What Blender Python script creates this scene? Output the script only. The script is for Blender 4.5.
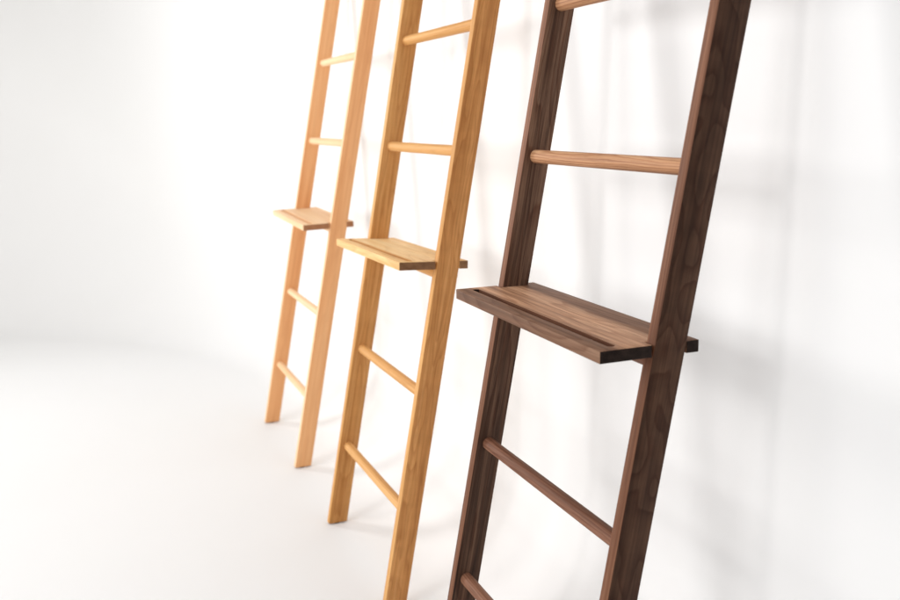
import bpy, bmesh, math, random
from mathutils import Vector, Matrix

for o in list(bpy.data.objects):
    bpy.data.objects.remove(o, do_unlink=True)
scene = bpy.context.scene
COL = scene.collection
random.seed(7)

# ------------------------------------------------------------------ camera
YAW, PITCH, ROLL, FPX = -1.1874729, -0.1931552, -0.0098642, 923.25
fw = Vector((math.sin(YAW)*math.cos(PITCH), math.cos(YAW)*math.cos(PITCH), math.sin(PITCH)))
rt = Vector((math.cos(YAW), -math.sin(YAW), 0))
up = rt.cross(fw)
cr, sr = math.cos(ROLL), math.sin(ROLL)
R_, U_ = rt*cr + up*sr, rt*-sr + up*cr
cam_data = bpy.data.cameras.new('camera')
cam_data.sensor_width = 36.0
cam_data.lens = FPX/900*36
cam_data.clip_start = 0.05
cam_data.clip_end = 200
cam_data.dof.use_dof = True
cam_data.dof.focus_distance = 1.72
cam_data.dof.aperture_fstop = 4.0
cam = bpy.data.objects.new('camera', cam_data)
COL.objects.link(cam)
M = Matrix(((R_.x, U_.x, -fw.x, 1.41628), (R_.y, U_.y, -fw.y, -0.63611), (R_.z, U_.z, -fw.z, 1.20215), (0, 0, 0, 1)))
cam.matrix_world = M
scene.camera = cam

# ------------------------------------------------------------------ world fill, studio lamps and added fill lamps
world = bpy.data.worlds.new('World')
scene.world = world
world.use_nodes = True
bg = world.node_tree.nodes['Background']
bg.inputs['Color'].default_value = (0.995, 0.99, 0.98, 1)
bg.inputs['Strength'].default_value = 0.25


def area(name, loc, target, sx, sy, power, color=(1, 1, 1), spread=180):
    d = bpy.data.lights.new(name, 'AREA')
    d.shape = 'RECTANGLE'
    d.size, d.size_y = sx, sy
    d.energy = power
    d.color = color
    o = bpy.data.objects.new(name, d)
    d.spread = math.radians(spread)
    COL.objects.link(o)
    o.location = loc
    v = Vector(target) - Vector(loc)
    o.rotation_euler = v.to_track_quat('-Z', 'Y').to_euler()
    return o


area('front_fill', (0.35, -3.9, 1.9), (0.1, 0.3, 0.8), 3.4, 2.6, 82, (0.98, 0.985, 1.0))  # added unseen fill: lifts front faces and wall without visible shadows
area('key_softbox', (0.45, -3.5, 2.15), (-0.7, 0.2, 0.7), 0.5, 0.5, 16, (1.0, 0.985, 0.975))
area('side_softbox', (-5.2, -3.35, 2.3), (0.1, 0.3, 2.0), 0.95, 2.2, 49, (1.0, 0.995, 0.99), 98)
area('top_fill', (-0.7, -1.7, 3.7), (-0.9, -0.3, 0.2), 3.0, 2.2, 27, (0.99, 0.99, 1.0))  # added unseen overhead fill for floor and shelf tops
area('backdrop_fill', (-2.0, -4.6, 1.2), (-5.2, -0.6, 0.8), 1.8, 1.4, 60, (1.0, 0.975, 0.94), 140)  # added unseen lamp, only brightens the left end of the backdrop

scene.view_settings.view_transform = 'Standard'
scene.view_settings.look = 'None'
scene.view_settings.gamma = 1
scene.view_settings.exposure = -0.04


# ------------------------------------------------------------------ materials
class NT:
    def __init__(self, name):
        self.m = bpy.data.materials.new(name)
        self.m.use_nodes = True
        self.t = self.m.node_tree
        self.b = self.t.nodes['Principled BSDF']

    def n(self, kind, **kw):
        nd = self.t.nodes.new(kind)
        for k, v in kw.items():
            setattr(nd, k, v)
        return nd

    def l(self, a, b):
        self.t.links.new(a, b)

    def math(self, op, a, b=None, c=None):
        nd = self.n('ShaderNodeMath', operation=op)
        for i, v in enumerate((a, b, c)):
            if v is None:
                continue
            if isinstance(v, (int, float)):
                nd.inputs[i].default_value = v
            else:
                self.l(v, nd.inputs[i])
        return nd.outputs[0]

    def noise(self, vec, scale, detail=3, rough=0.5, dim='3D'):
        nd = self.n('ShaderNodeTexNoise', noise_dimensions=dim)
        self.l(vec, nd.inputs['Vector'])
        nd.inputs['Scale'].default_value = scale
        nd.inputs['Detail'].default_value = detail
        nd.inputs['Roughness'].default_value = rough
        return nd.outputs['Fac']

    def scaled(self, vec, s):
        nd = self.n('ShaderNodeVectorMath', operation='MULTIPLY')
        self.l(vec, nd.inputs[0])
        nd.inputs[1].default_value = s
        return nd.outputs[0]

    def ramp(self, fac, stops):
        nd = self.n('ShaderNodeValToRGB')
        self.l(fac, nd.inputs[0])
        e = nd.color_ramp.elements
        e[0].position, e[0].color = stops[0][0], (*stops[0][1], 1)
        e[1].position, e[1].color = stops[-1][0], (*stops[-1][1], 1)
        for p, c in stops[1:-1]:
            x = e.new(p)
            x.color = (*c, 1)
        return nd.outputs[0]

    def mix(self, mode, fac, a, b):
        nd = self.n('ShaderNodeMix', data_type='RGBA', blend_type=mode)
        if isinstance(fac, (int, float)):
            nd.inputs[0].default_value = fac
        else:
            self.l(fac, nd.inputs[0])
        for i, v in ((6, a), (7, b)):
            if isinstance(v, tuple):
                nd.inputs[i].default_value = (*v, 1)
            else:
                self.l(v, nd.inputs[i])
        return nd.outputs[2]


def wood(name, dark, mid, light, ring_mm, ring_c, streak_c, pore_c, pore_dark, rough=0.55, figure=0.0, spec=0.14, bands=None, contour=None):
    """Solid wood: growth rings around a far heart line in board coordinates (attribute 'grain':
    x along the fibres, y across the face, z through the thickness), colour streaks and fine pores."""
    t = NT(name)
    at = t.n('ShaderNodeAttribute', attribute_name='grain').outputs['Vector']
    lo = t.scaled(at, (1.1, 9.0, 9.0))
    warp1 = t.noise(lo, 1.0, 2, 0.5)
    lo2 = t.scaled(at, (7.0, 34.0, 34.0))
    warp2 = t.noise(lo2, 1.0, 3, 0.55)
    sep = t.n('ShaderNodeSeparateXYZ')
    t.l(at, sep.inputs[0])
    y = t.math('ADD', sep.outputs[1], t.math('MULTIPLY', t.math('SUBTRACT', warp1, 0.5), 0.05))
    # the grain attribute carries a whole-number-of-metres offset per board; wrap it away for the ring distance
    z = t.math('ADD', sep.outputs[2], t.math('MULTIPLY', t.math('SUBTRACT', warp1, 0.5), 0.075))
    yw = t.math('SUBTRACT', t.math('FRACT', y), 0.5)
    zw = t.math('SUBTRACT', t.math('FRACT', z), 0.5)
    r = t.math('SQRT', t.math('ADD', t.math('MULTIPLY', yw, yw), t.math('MULTIPLY', zw, zw)))
    r = t.math('ADD', r, t.math('MULTIPLY', warp2, 0.009))
    rr = t.math('MULTIPLY', r, 1000.0/ring_mm)
    if contour:
        # plain-sawn figure: the rings surface as wandering arches (level lines of a smooth field)
        (cx, cy), cn = contour
        fld = t.noise(t.scaled(at, (cx, cy, cy)), 1.0, 1.2, 0.35)
        rr = t.math('ADD', t.math('MULTIPLY', fld, cn), t.math('MULTIPLY', warp2, 0.5))
    saw = t.math('FRACT', rr)
    ring = t.math('POWER', saw, 2.2)
    # the soft return at the ring border
    edge = t.n('ShaderNodeMapRange', interpolation_type='SMOOTHSTEP')
    t.l(saw, edge.inputs[0])
    edge.inputs[1].default_value, edge.inputs[2].default_value = 0.86, 1.0
    edge.inputs[3].default_value, edge.inputs[4].default_value = 1.0, 0.0
    ring = t.math('MULTIPLY', ring, edge.outputs[0])
    streak = t.noise(t.scaled(at, (2.2, 120.0, 120.0)), 1.0, 6, 0.68)
    broad = t.noise(t.scaled(at, (0.9, 26.0, 26.0)), 1.0, 2, 0.5)
    tone = t.math('ADD', t.math('MULTIPLY', streak, 0.6), t.math('MULTIPLY', broad, 0.5))
    base = t.ramp(tone, [(0.43, dark), (0.55, mid), (0.68, light)])
    base = t.mix('MULTIPLY', t.math('MULTIPLY', ring, ring_c), base, tuple(0.42*c/max(mid) for c in mid))
    if bands:
        # the board is glued up from strips of different tone, their edges wandering with the grain
        by = t.math('ADD', t.math('FRACT', sep.outputs[1]), t.math('MULTIPLY', t.math('SUBTRACT', warp1, 0.5), 0.05))
        base = t.mix('MULTIPLY', 1.0, base, t.ramp(by, bands))
    fine = t.noise(t.scaled(at, (16.0, 620.0, 620.0)), 1.0, 2, 0.6)
    fm = t.n('ShaderNodeMapRange')
    t.l(fine, fm.inputs[0])
    fm.inputs[1].default_value, fm.inputs[2].default_value = 0.56, 0.72
    pore = t.math('MULTIPLY', fm.outputs[0], pore_c)
    base = t.mix('MIX', pore, base, pore_dark)
    fib = t.noise(t.scaled(at, (6.0, 380.0, 380.0)), 1.0, 3, 0.6)
    val = t.math('ADD', 1.0 - streak_c*0.5, t.math('MULTIPLY', fib, streak_c))
    hsv = t.n('ShaderNodeHueSaturation')
    t.l(base, hsv.inputs['Color'])
    if figure > 0:
        fig = t.noise(t.scaled(at, (38.0, 16.0, 16.0)), 1.0, 2, 0.5)
        val = t.math('MULTIPLY', val, t.math('ADD', 1.0 - figure*0.5, t.math('MULTIPLY', fig, figure)))
    t.l(val, hsv.inputs['Value'])
    t.l(hsv.outputs[0], t.b.inputs['Base Color'])
    ro = t.math('ADD', rough - 0.06, t.math('MULTIPLY', streak, 0.16))
    t.l(ro, t.b.inputs['Roughness'])
    t.b.inputs['Specular IOR Level'].default_value = spec
    bp_ = t.n('ShaderNodeBump')
    bp_.inputs['Strength'].default_value = 0.25
    bp_.inputs['Distance'].default_value = 0.0006
    hgt = t.math('SUBTRACT', t.math('MULTIPLY', fib, 0.5), t.math('MULTIPLY', pore, 1.0))
    t.l(hgt, bp_.inputs['Height'])
    t.l(bp_.outputs[0], t.b.inputs['Normal'])
    return t.m


def end_grain(name, c1, c2):
    t = NT(name)
    at = t.n('ShaderNodeAttribute', attribute_name='grain').outputs['Vector']
    a = t.noise(t.scaled(at, (10, 500, 1300)), 1.0, 3, 0.6)
    b = t.noise(t.scaled(at, (10, 60, 90)), 1.0, 2, 0.5)
    f = t.math('ADD', t.math('MULTIPLY', a, 0.6), t.math('MULTIPLY', b, 0.4))
    t.l(t.ramp(f, [(0.35, c1), (0.65, c2)]), t.b.inputs['Base Color'])
    t.b.inputs['Roughness'].default_value = 0.6
    t.b.inputs['Specular IOR Level'].default_value = 0.08
    return t.m


def strips(*kv):
    return [(p, (v, v*(0.93 if v < 0.8 else 1.0), v*(0.93 if v < 0.8 else 1.0))) for p, v in kv]


WALNUT = dict(
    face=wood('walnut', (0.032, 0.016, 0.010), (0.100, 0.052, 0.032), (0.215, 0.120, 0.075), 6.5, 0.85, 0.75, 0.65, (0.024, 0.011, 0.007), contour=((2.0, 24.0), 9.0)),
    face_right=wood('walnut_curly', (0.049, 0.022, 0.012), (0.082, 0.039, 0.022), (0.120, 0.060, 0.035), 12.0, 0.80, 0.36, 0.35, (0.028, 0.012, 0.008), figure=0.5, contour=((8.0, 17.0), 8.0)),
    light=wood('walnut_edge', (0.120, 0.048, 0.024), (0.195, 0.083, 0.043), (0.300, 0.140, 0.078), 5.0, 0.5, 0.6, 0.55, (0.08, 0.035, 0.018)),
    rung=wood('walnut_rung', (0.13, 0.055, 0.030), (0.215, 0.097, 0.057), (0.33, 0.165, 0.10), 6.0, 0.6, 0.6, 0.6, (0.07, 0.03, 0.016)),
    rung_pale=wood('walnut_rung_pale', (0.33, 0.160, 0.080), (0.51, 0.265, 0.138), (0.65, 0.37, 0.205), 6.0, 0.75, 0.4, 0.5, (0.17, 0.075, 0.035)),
    shelf=wood('walnut_shelf', (0.29, 0.150, 0.083), (0.47, 0.262, 0.153), (0.64, 0.39, 0.245), 6.5, 0.6, 0.4, 0.55, (0.08, 0.036, 0.02), contour=((2.6, 17.0), 10.0),
               bands=strips((0.30, 0.43), (0.430, 0.45), (0.452, 1.22), (0.53, 1.18), (0.552, 0.50), (0.70, 0.50))),
    end=end_grain('walnut_end_grain', (0.009, 0.005, 0.004), (0.036, 0.022, 0.017)))
OAK = dict(
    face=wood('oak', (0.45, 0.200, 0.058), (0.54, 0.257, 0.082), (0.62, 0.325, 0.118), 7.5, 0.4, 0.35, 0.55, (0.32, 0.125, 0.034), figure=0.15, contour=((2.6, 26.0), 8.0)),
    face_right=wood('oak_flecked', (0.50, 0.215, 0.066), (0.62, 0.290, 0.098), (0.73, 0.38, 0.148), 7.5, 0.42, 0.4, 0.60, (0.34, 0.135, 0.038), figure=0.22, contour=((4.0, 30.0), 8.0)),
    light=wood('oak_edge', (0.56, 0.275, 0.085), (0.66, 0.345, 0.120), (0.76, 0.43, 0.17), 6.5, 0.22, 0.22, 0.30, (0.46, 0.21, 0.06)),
    shelf=wood('oak_shelf', (0.78, 0.46, 0.18), (0.88, 0.575, 0.265), (0.93, 0.67, 0.36), 7.0, 0.30, 0.22, 0.40, (0.50, 0.25, 0.10), contour=((2.4, 20.0), 9.0)),
    end=end_grain('oak_end_grain', (0.15, 0.070, 0.033), (0.30, 0.155, 0.078)))
BEECH = dict(
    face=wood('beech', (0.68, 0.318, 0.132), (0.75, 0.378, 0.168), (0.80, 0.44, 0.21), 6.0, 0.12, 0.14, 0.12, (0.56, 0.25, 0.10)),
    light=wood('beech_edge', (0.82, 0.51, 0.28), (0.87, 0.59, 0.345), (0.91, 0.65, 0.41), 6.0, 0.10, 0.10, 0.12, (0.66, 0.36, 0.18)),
    end=end_grain('beech_end_grain', (0.28, 0.12, 0.055), (0.42, 0.20, 0.10)))


def backdrop_mat():
    t = NT('white_painted_cove')
    tc = t.n('ShaderNodeTexCoord').outputs['Object']
    a = t.noise(tc, 0.7, 3, 0.5)
    t.l(t.ramp(a, [(0.3, (0.835, 0.832, 0.825)), (0.7, (0.86, 0.858, 0.855))]), t.b.inputs['Base Color'])
    t.b.inputs['Roughness'].default_value = 0.75
    t.b.inputs['Specular IOR Level'].default_value = 0.2
    bp_ = t.n('ShaderNodeBump')
    bp_.inputs['Strength'].default_value = 0.08
    bp_.inputs['Distance'].default_value = 0.001
    t.l(t.noise(tc, 160, 2, 0.5), bp_.inputs['Height'])
    t.l(bp_.outputs[0], t.b.inputs['Normal'])
    return t.m


def plain(name, c, rough):
    t = NT(name)
    tc = t.n('ShaderNodeTexCoord').outputs['Object']
    a = t.noise(tc, 400, 2, 0.5)
    t.l(t.ramp(a, [(0.3, tuple(x*0.8 for x in c)), (0.7, c)]), t.b.inputs['Base Color'])
    t.b.inputs['Roughness'].default_value = rough
    return t.m


FELT = plain('brown_felt', (0.07, 0.05, 0.04), 0.95)


# ------------------------------------------------------------------ the setting: a curved white studio sweep
def build_backdrop():
    WY = 0.41
    XC, RP = -2.6, 3.9                       # plan corner
    path = []
    for i in range(13):
        path.append((4.5 - i*(4.5 - XC)/12, WY, 0, -1, 0.30))
    for i in range(1, 65):
        a = math.pi/2*i/64
        t = i/64
        path.append((XC - RP*math.sin(a), WY - RP + RP*math.cos(a), math.sin(a), -math.cos(a), 0.30 + 1.9*t*t*(3 - 2*t)))
    for i in range(1, 9):
        path.append((XC - RP, WY - RP - i*0.9, 1, 0, 2.2))
    bm = bmesh.new()
    rows = []
    for (x, y, nx, ny, rc) in path:
        prof = [(0, 5.0), (0, 3.6), (0, 2.8), (0, 2.3)]
        for i in range(0, 25):
            a = math.pi/2*i/24
            prof.append((rc - rc*math.cos(a), rc - rc*math.sin(a)))
        rows.append([bm.verts.new((x + nx*d, y + ny*d, z)) for d, z in prof])
    for a, b in zip(rows, rows[1:]):
        for j in range(len(prof) - 1):
            bm.faces.new((a[j], a[j+1], b[j+1], b[j]))
    ring = [r[-1] for r in rows]
    far = bm.verts.new((4.5, path[-1][1], 0))
    bm.faces.new(ring + [far])
    bmesh.ops.recalc_face_normals(bm, faces=bm.faces)
    me = bpy.data.meshes.new('backdrop')
    bm.to_mesh(me)
    bm.free()
    for p in me.polygons:
        p.use_smooth = len(p.vertices) == 4
    me.materials.append(backdrop_mat())
    o = bpy.data.objects.new('backdrop', me)
    COL.objects.link(o)
    o['kind'] = 'structure'
    return o


build_backdrop()

# ------------------------------------------------------------------ ladder dimensions (metres)
W, T, D = 0.5588, 0.0225, 0.0564
RUNG_R = 0.0134
S1, PITCH_S = 0.2502, 0.30
LEN = 2.0
VF = 0.46


def finish(name, bm, mats, parent, bevel=0.0, seg=2, smooth=True, off=(0, 0, 0), axis='z'):
    """mesh -> object, with board-local grain coordinates stored per vertex"""
    bmesh.ops.recalc_face_normals(bm, faces=bm.faces)
    if bevel > 0:
        es = [e for e in bm.edges if len(e.link_faces) == 2 and e.calc_face_angle(0) > 0.6]
        bmesh.ops.bevel(bm, geom=es, offset=bevel, segments=seg, affect='EDGES', profile=0.5)
    me = bpy.data.meshes.new(name)
    bm.to_mesh(me)
    bm.free()
    for m in mats:
        me.materials.append(m)
    at = me.attributes.new('grain', 'FLOAT_VECTOR', 'POINT')
    for i, v in enumerate(me.vertices):
        c = v.co
        g = {'z': (c.z, c.y, c.x), 'x': (c.x, c.y, c.z)}[axis]
        at.data[i].vector = (g[0] + off[0], g[1] + off[1], g[2] + off[2])
    if smooth:
        for p in me.polygons:
            p.use_smooth = True
        try:
            me.set_sharp_from_angle(angle=math.radians(35))
        except Exception:
            pass
    o = bpy.data.objects.new(name, me)
    COL.objects.link(o)
    o.parent = parent
    return o


def frame(th):
    a = Vector((0, math.sin(th), math.cos(th)))      # along the rail
    n = Vector((0, math.cos(th), -math.sin(th)))     # from front edge to back edge
    return a, n


def make_rail(root, side, th, wood_, pale_edge=True):
    """built in its own frame: x thickness, y depth, z along; foot cut level with the floor"""
    bm = bmesh.new()
    x0, x1 = (-W/2, -W/2 + T) if side < 0 else (W/2 - T, W/2)
    tz = math.tan(th)
    nz = 24
    lift = 0.0035/math.cos(th)
    rows = []
    for k in range(nz + 1):
        s = LEN*k/nz
        row = []
        for (x, y) in ((x0, 0), (x1, 0), (x1, D), (x0, D)):
            zz = s
            if k == 0:
                zz = y*tz + lift
            row.append(bm.verts.new((x, y, zz)))
        rows.append(row)
    for a, b in zip(rows, rows[1:]):
        for j in range(4):
            bm.faces.new((a[j], a[(j+1) % 4], b[(j+1) % 4], b[j]))
    bm.faces.new(rows[0][::-1])
    bm.faces.new(rows[-1])
    off = (random.uniform(0, 8), 0.5 + random.uniform(-0.02, 0.0) - D/2, 0.5 + random.uniform(0.02, 0.045) - (x0 + x1)/2)
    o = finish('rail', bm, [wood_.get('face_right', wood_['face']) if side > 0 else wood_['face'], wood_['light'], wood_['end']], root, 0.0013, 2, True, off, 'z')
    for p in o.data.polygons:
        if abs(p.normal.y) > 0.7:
            p.material_index = 1          # the narrow edges get the paler material
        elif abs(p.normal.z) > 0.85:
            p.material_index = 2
    o.rotation_euler = (-th, 0, 0)
    return o


def make_rung(root, s, th, mat):
    bm = bmesh.new()
    L = W - 2*T + 0.004
    n, m = 36, 10
    rows = []
    for k in range(m + 1):
        x = -L/2 + L*k/m
        rows.append([bm.verts.new((x, RUNG_R*math.cos(2*math.pi*i/n), RUNG_R*math.sin(2*math.pi*i/n))) for i in range(n)])
    for a, b in zip(rows, rows[1:]):
        for i in range(n):
            bm.faces.new((a[i], a[(i+1) % n], b[(i+1) % n], b[i]))
    bm.faces.new(rows[0][::-1])
    bm.faces.new(rows[-1])
    off = (random.uniform(0, 8), 0.5 + random.uniform(0.0, 0.02), 0.5 + random.uniform(0.015, 0.035))
    o = finish('rung', bm, [mat], root, 0, 1, True, off, 'x')
    a, nrm = frame(th)
    o.location = a*s + nrm*(VF*D)
    o.rotation_euler = (random.uniform(0, 6.28), 0, 0)
    return o


def make_pad(root, side, th):
    bm = bmesh.new()
    x = side*(W/2 - T/2)
    y = D/2/math.cos(th) - 0.002
    bmesh.ops.create_cone(bm, cap_ends=True, segments=24, radius1=0.0098, radius2=0.0094, depth=0.0046,
                          matrix=Matrix.Translation((x, y, 0.0023)))
    return finish('foot_pad', bm, [FELT], root, 0.0006, 1, True, (0, 0, 0), 'x')


SH_Y0, SH_Y1, SH_T = -0.0872, 0.0878, 0.0194


def make_shelf(root, th, wood_, pos, yaw, tilt, roll):
    """Board notched round both rails, relief hole in each notch corner, a stopped groove near the front."""
    h = W/2
    # rail's footprint at this height, in the shelf's own frame
    zc = pos[2]
    ry0 = zc*math.tan(th) - pos[1] - 0.0008
    ry1 = (zc - SH_T)*math.tan(th) + D/math.cos(th) - pos[1] + 0.0042
    ry0 -= SH_T*math.tan(th)
    ix = h - T - 0.0006
    hr = 0.0022

    def outline():
        pts = [(-h, SH_Y0), (h, SH_Y0), (h, ry0), (ix + hr*1.2, ry0)]
        for i in range(1, 12):            # relief hole at the front inner corner of the notch
            a = math.radians(0 - 270*i/12 + 0)
            pts.append((ix + hr*math.cos(a)*1.0, ry0 + hr*math.sin(a)*1.0))
        pts += [(ix, ry0 + hr*1.2), (ix, ry1), (h, ry1), (h, SH_Y1), (-h, SH_Y1), (-h, ry1), (-ix, ry1), (-ix, ry0 + hr*1.2)]
        left = []
        for i in range(1, 12):
            a = math.radians(0 - 270*i/12 + 0)
            left.append((-(ix + hr*math.cos(a)), ry0 + hr*math.sin(a)))
        pts += left[::-1]
        pts += [(-(ix + hr*1.2), ry0), (-h, ry0)]
        return pts
    pts = outline()
    bm = bmesh.new()
    lower = [bm.verts.new((x, y, -SH_T)) for x, y in pts]
    upper = [bm.verts.new((x, y, 0)) for x, y in pts]
    bm.faces.new(lower[::-1])
    bm.faces.new(upper)
    n = len(pts)
    for i in range(n):
        bm.faces.new((lower[i], lower[(i+1) % n], upper[(i+1) % n], upper[i]))
    bmesh.ops.recalc_face_normals(bm, faces=bm.faces)
    es = [e for e in bm.edges if len(e.link_faces) == 2 and e.calc_face_angle(0) > 1.2 and e.calc_length() > 0.012]
    bmesh.ops.bevel(bm, geom=es, offset=0.0009, segments=2, affect='EDGES', profile=0.5)
    me = bpy.data.meshes.new('shelf_raw')
    bm.to_mesh(me)
    bm.free()
    raw = bpy.data.objects.new('shelf_raw', me)
    COL.objects.link(raw)
    # groove cutter: a stadium prism, 7 mm deep
    gy, gr, gx = SH_Y0 + 0.0335, 0.0068, 0.2535
    cb = bmesh.new()
    st = []
    for i in range(13):
        a = -math.pi/2 + math.pi*i/12
        st.append((gx + gr*math.cos(a), gy + gr*math.sin(a)))
    for i in range(13):
        a = math.pi/2 + math.pi*i/12
        st.append((-gx + gr*math.cos(a), gy + gr*math.sin(a)))
    lo = [cb.verts.new((x, y, -0.0095)) for x, y in st]
    hi = [cb.verts.new((x, y, 0.01)) for x, y in st]
    cb.faces.new(lo[::-1])
    cb.faces.new(hi)
    for i in range(len(st)):
        cb.faces.new((lo[i], lo[(i+1) % len(st)], hi[(i+1) % len(st)], hi[i]))
    bmesh.ops.recalc_face_normals(cb, faces=cb.faces)
    cm = bpy.data.meshes.new('groove_cutter')
    cb.to_mesh(cm)
    cb.free()
    cut = bpy.data.objects.new('groove_cutter', cm)
    COL.objects.link(cut)
    md = raw.modifiers.new('cut', 'BOOLEAN')
    md.operation = 'DIFFERENCE'
    md.solver = 'EXACT'
    md.object = cut
    bpy.context.view_layer.update()
    dg = bpy.context.evaluated_depsgraph_get()
    out = bpy.data.meshes.new_from_object(raw.evaluated_get(dg))
    bpy.data.objects.remove(raw, do_unlink=True)
    bpy.data.objects.remove(cut, do_unlink=True)
    bm = bmesh.new()
    bm.from_mesh(out)
    out.materials.clear()
    off = (random.uniform(0, 8), 0.5, 0.5 + 0.03)
    o = finish('shelf', bm, [wood_['shelf'], wood_['light'], wood_['end']], root, 0, 1, True, off, 'x')
    for p in o.data.polygons:
        if abs(p.normal.x) > 0.7 and abs(p.center.x) > h - 0.004:
            p.material_index = 2
        elif -0.0128 < p.center.z < -0.0012 and abs(p.center.x) < gx + gr + 0.001 and abs(p.center.y - gy) < gr + 0.001:
            p.material_index = 2 if abs(p.normal.x) > 0.3 and 'rung' in wood_ else 1      # groove shade put in as darker wood; end grain at walnut's round ends
    o.location = pos
    o.rotation_euler = Matrix.Rotation(yaw, 3, 'Z').to_euler()
    Mx = Matrix.Rotation(yaw, 3, 'Z') @ Matrix.Rotation(roll, 3, 'Y') @ Matrix.Rotation(tilt, 3, 'X')
    o.rotation_euler = Mx.to_euler()
    return o


def make_ladder(label, x, y, yaw, th, wood_, shelf_pose):
    root = bpy.data.objects.new('ladder', None)
    root.empty_display_size = 0.2
    COL.objects.link(root)
    root.location = (x, y, 0)
    root.rotation_euler = (0, 0, yaw)
    root['label'] = label
    root['category'] = 'ladder'
    root['group'] = 'wooden ladders leaning on the white wall'
    for side in (-1, 1):
        make_rail(root, side, th, wood_)
        make_pad(root, side, th)
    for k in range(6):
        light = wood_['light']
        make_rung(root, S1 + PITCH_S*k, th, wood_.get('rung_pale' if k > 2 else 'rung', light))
    make_shelf(root, th, wood_, *shelf_pose)
    return root


BEECH['shelf'] = BEECH['light']

make_ladder('dark brown walnut ladder with a grooved shelf, nearest of the three', 0, 0, -0.0008, 0.1768, WALNUT,
            ((-0.0004, 0.1475, 0.8661), -0.003, 0.008, 0.0007))
make_ladder('golden oak ladder with a shelf, between the dark walnut and the pinkish ladder', -0.8892, -0.0047, 0.0037, 0.1761, OAK,
            ((-0.0002, 0.1462, 0.8673), -0.004, -0.0374, -0.0138))
make_ladder('pale pinkish beech ladder with a shelf, smallest and farthest of the three', -1.9211, 0.0025, 0.0023, 0.1856, BEECH,
            ((0.001, 0.1565, 0.8615), -0.020, 0.0338, 0.0053))
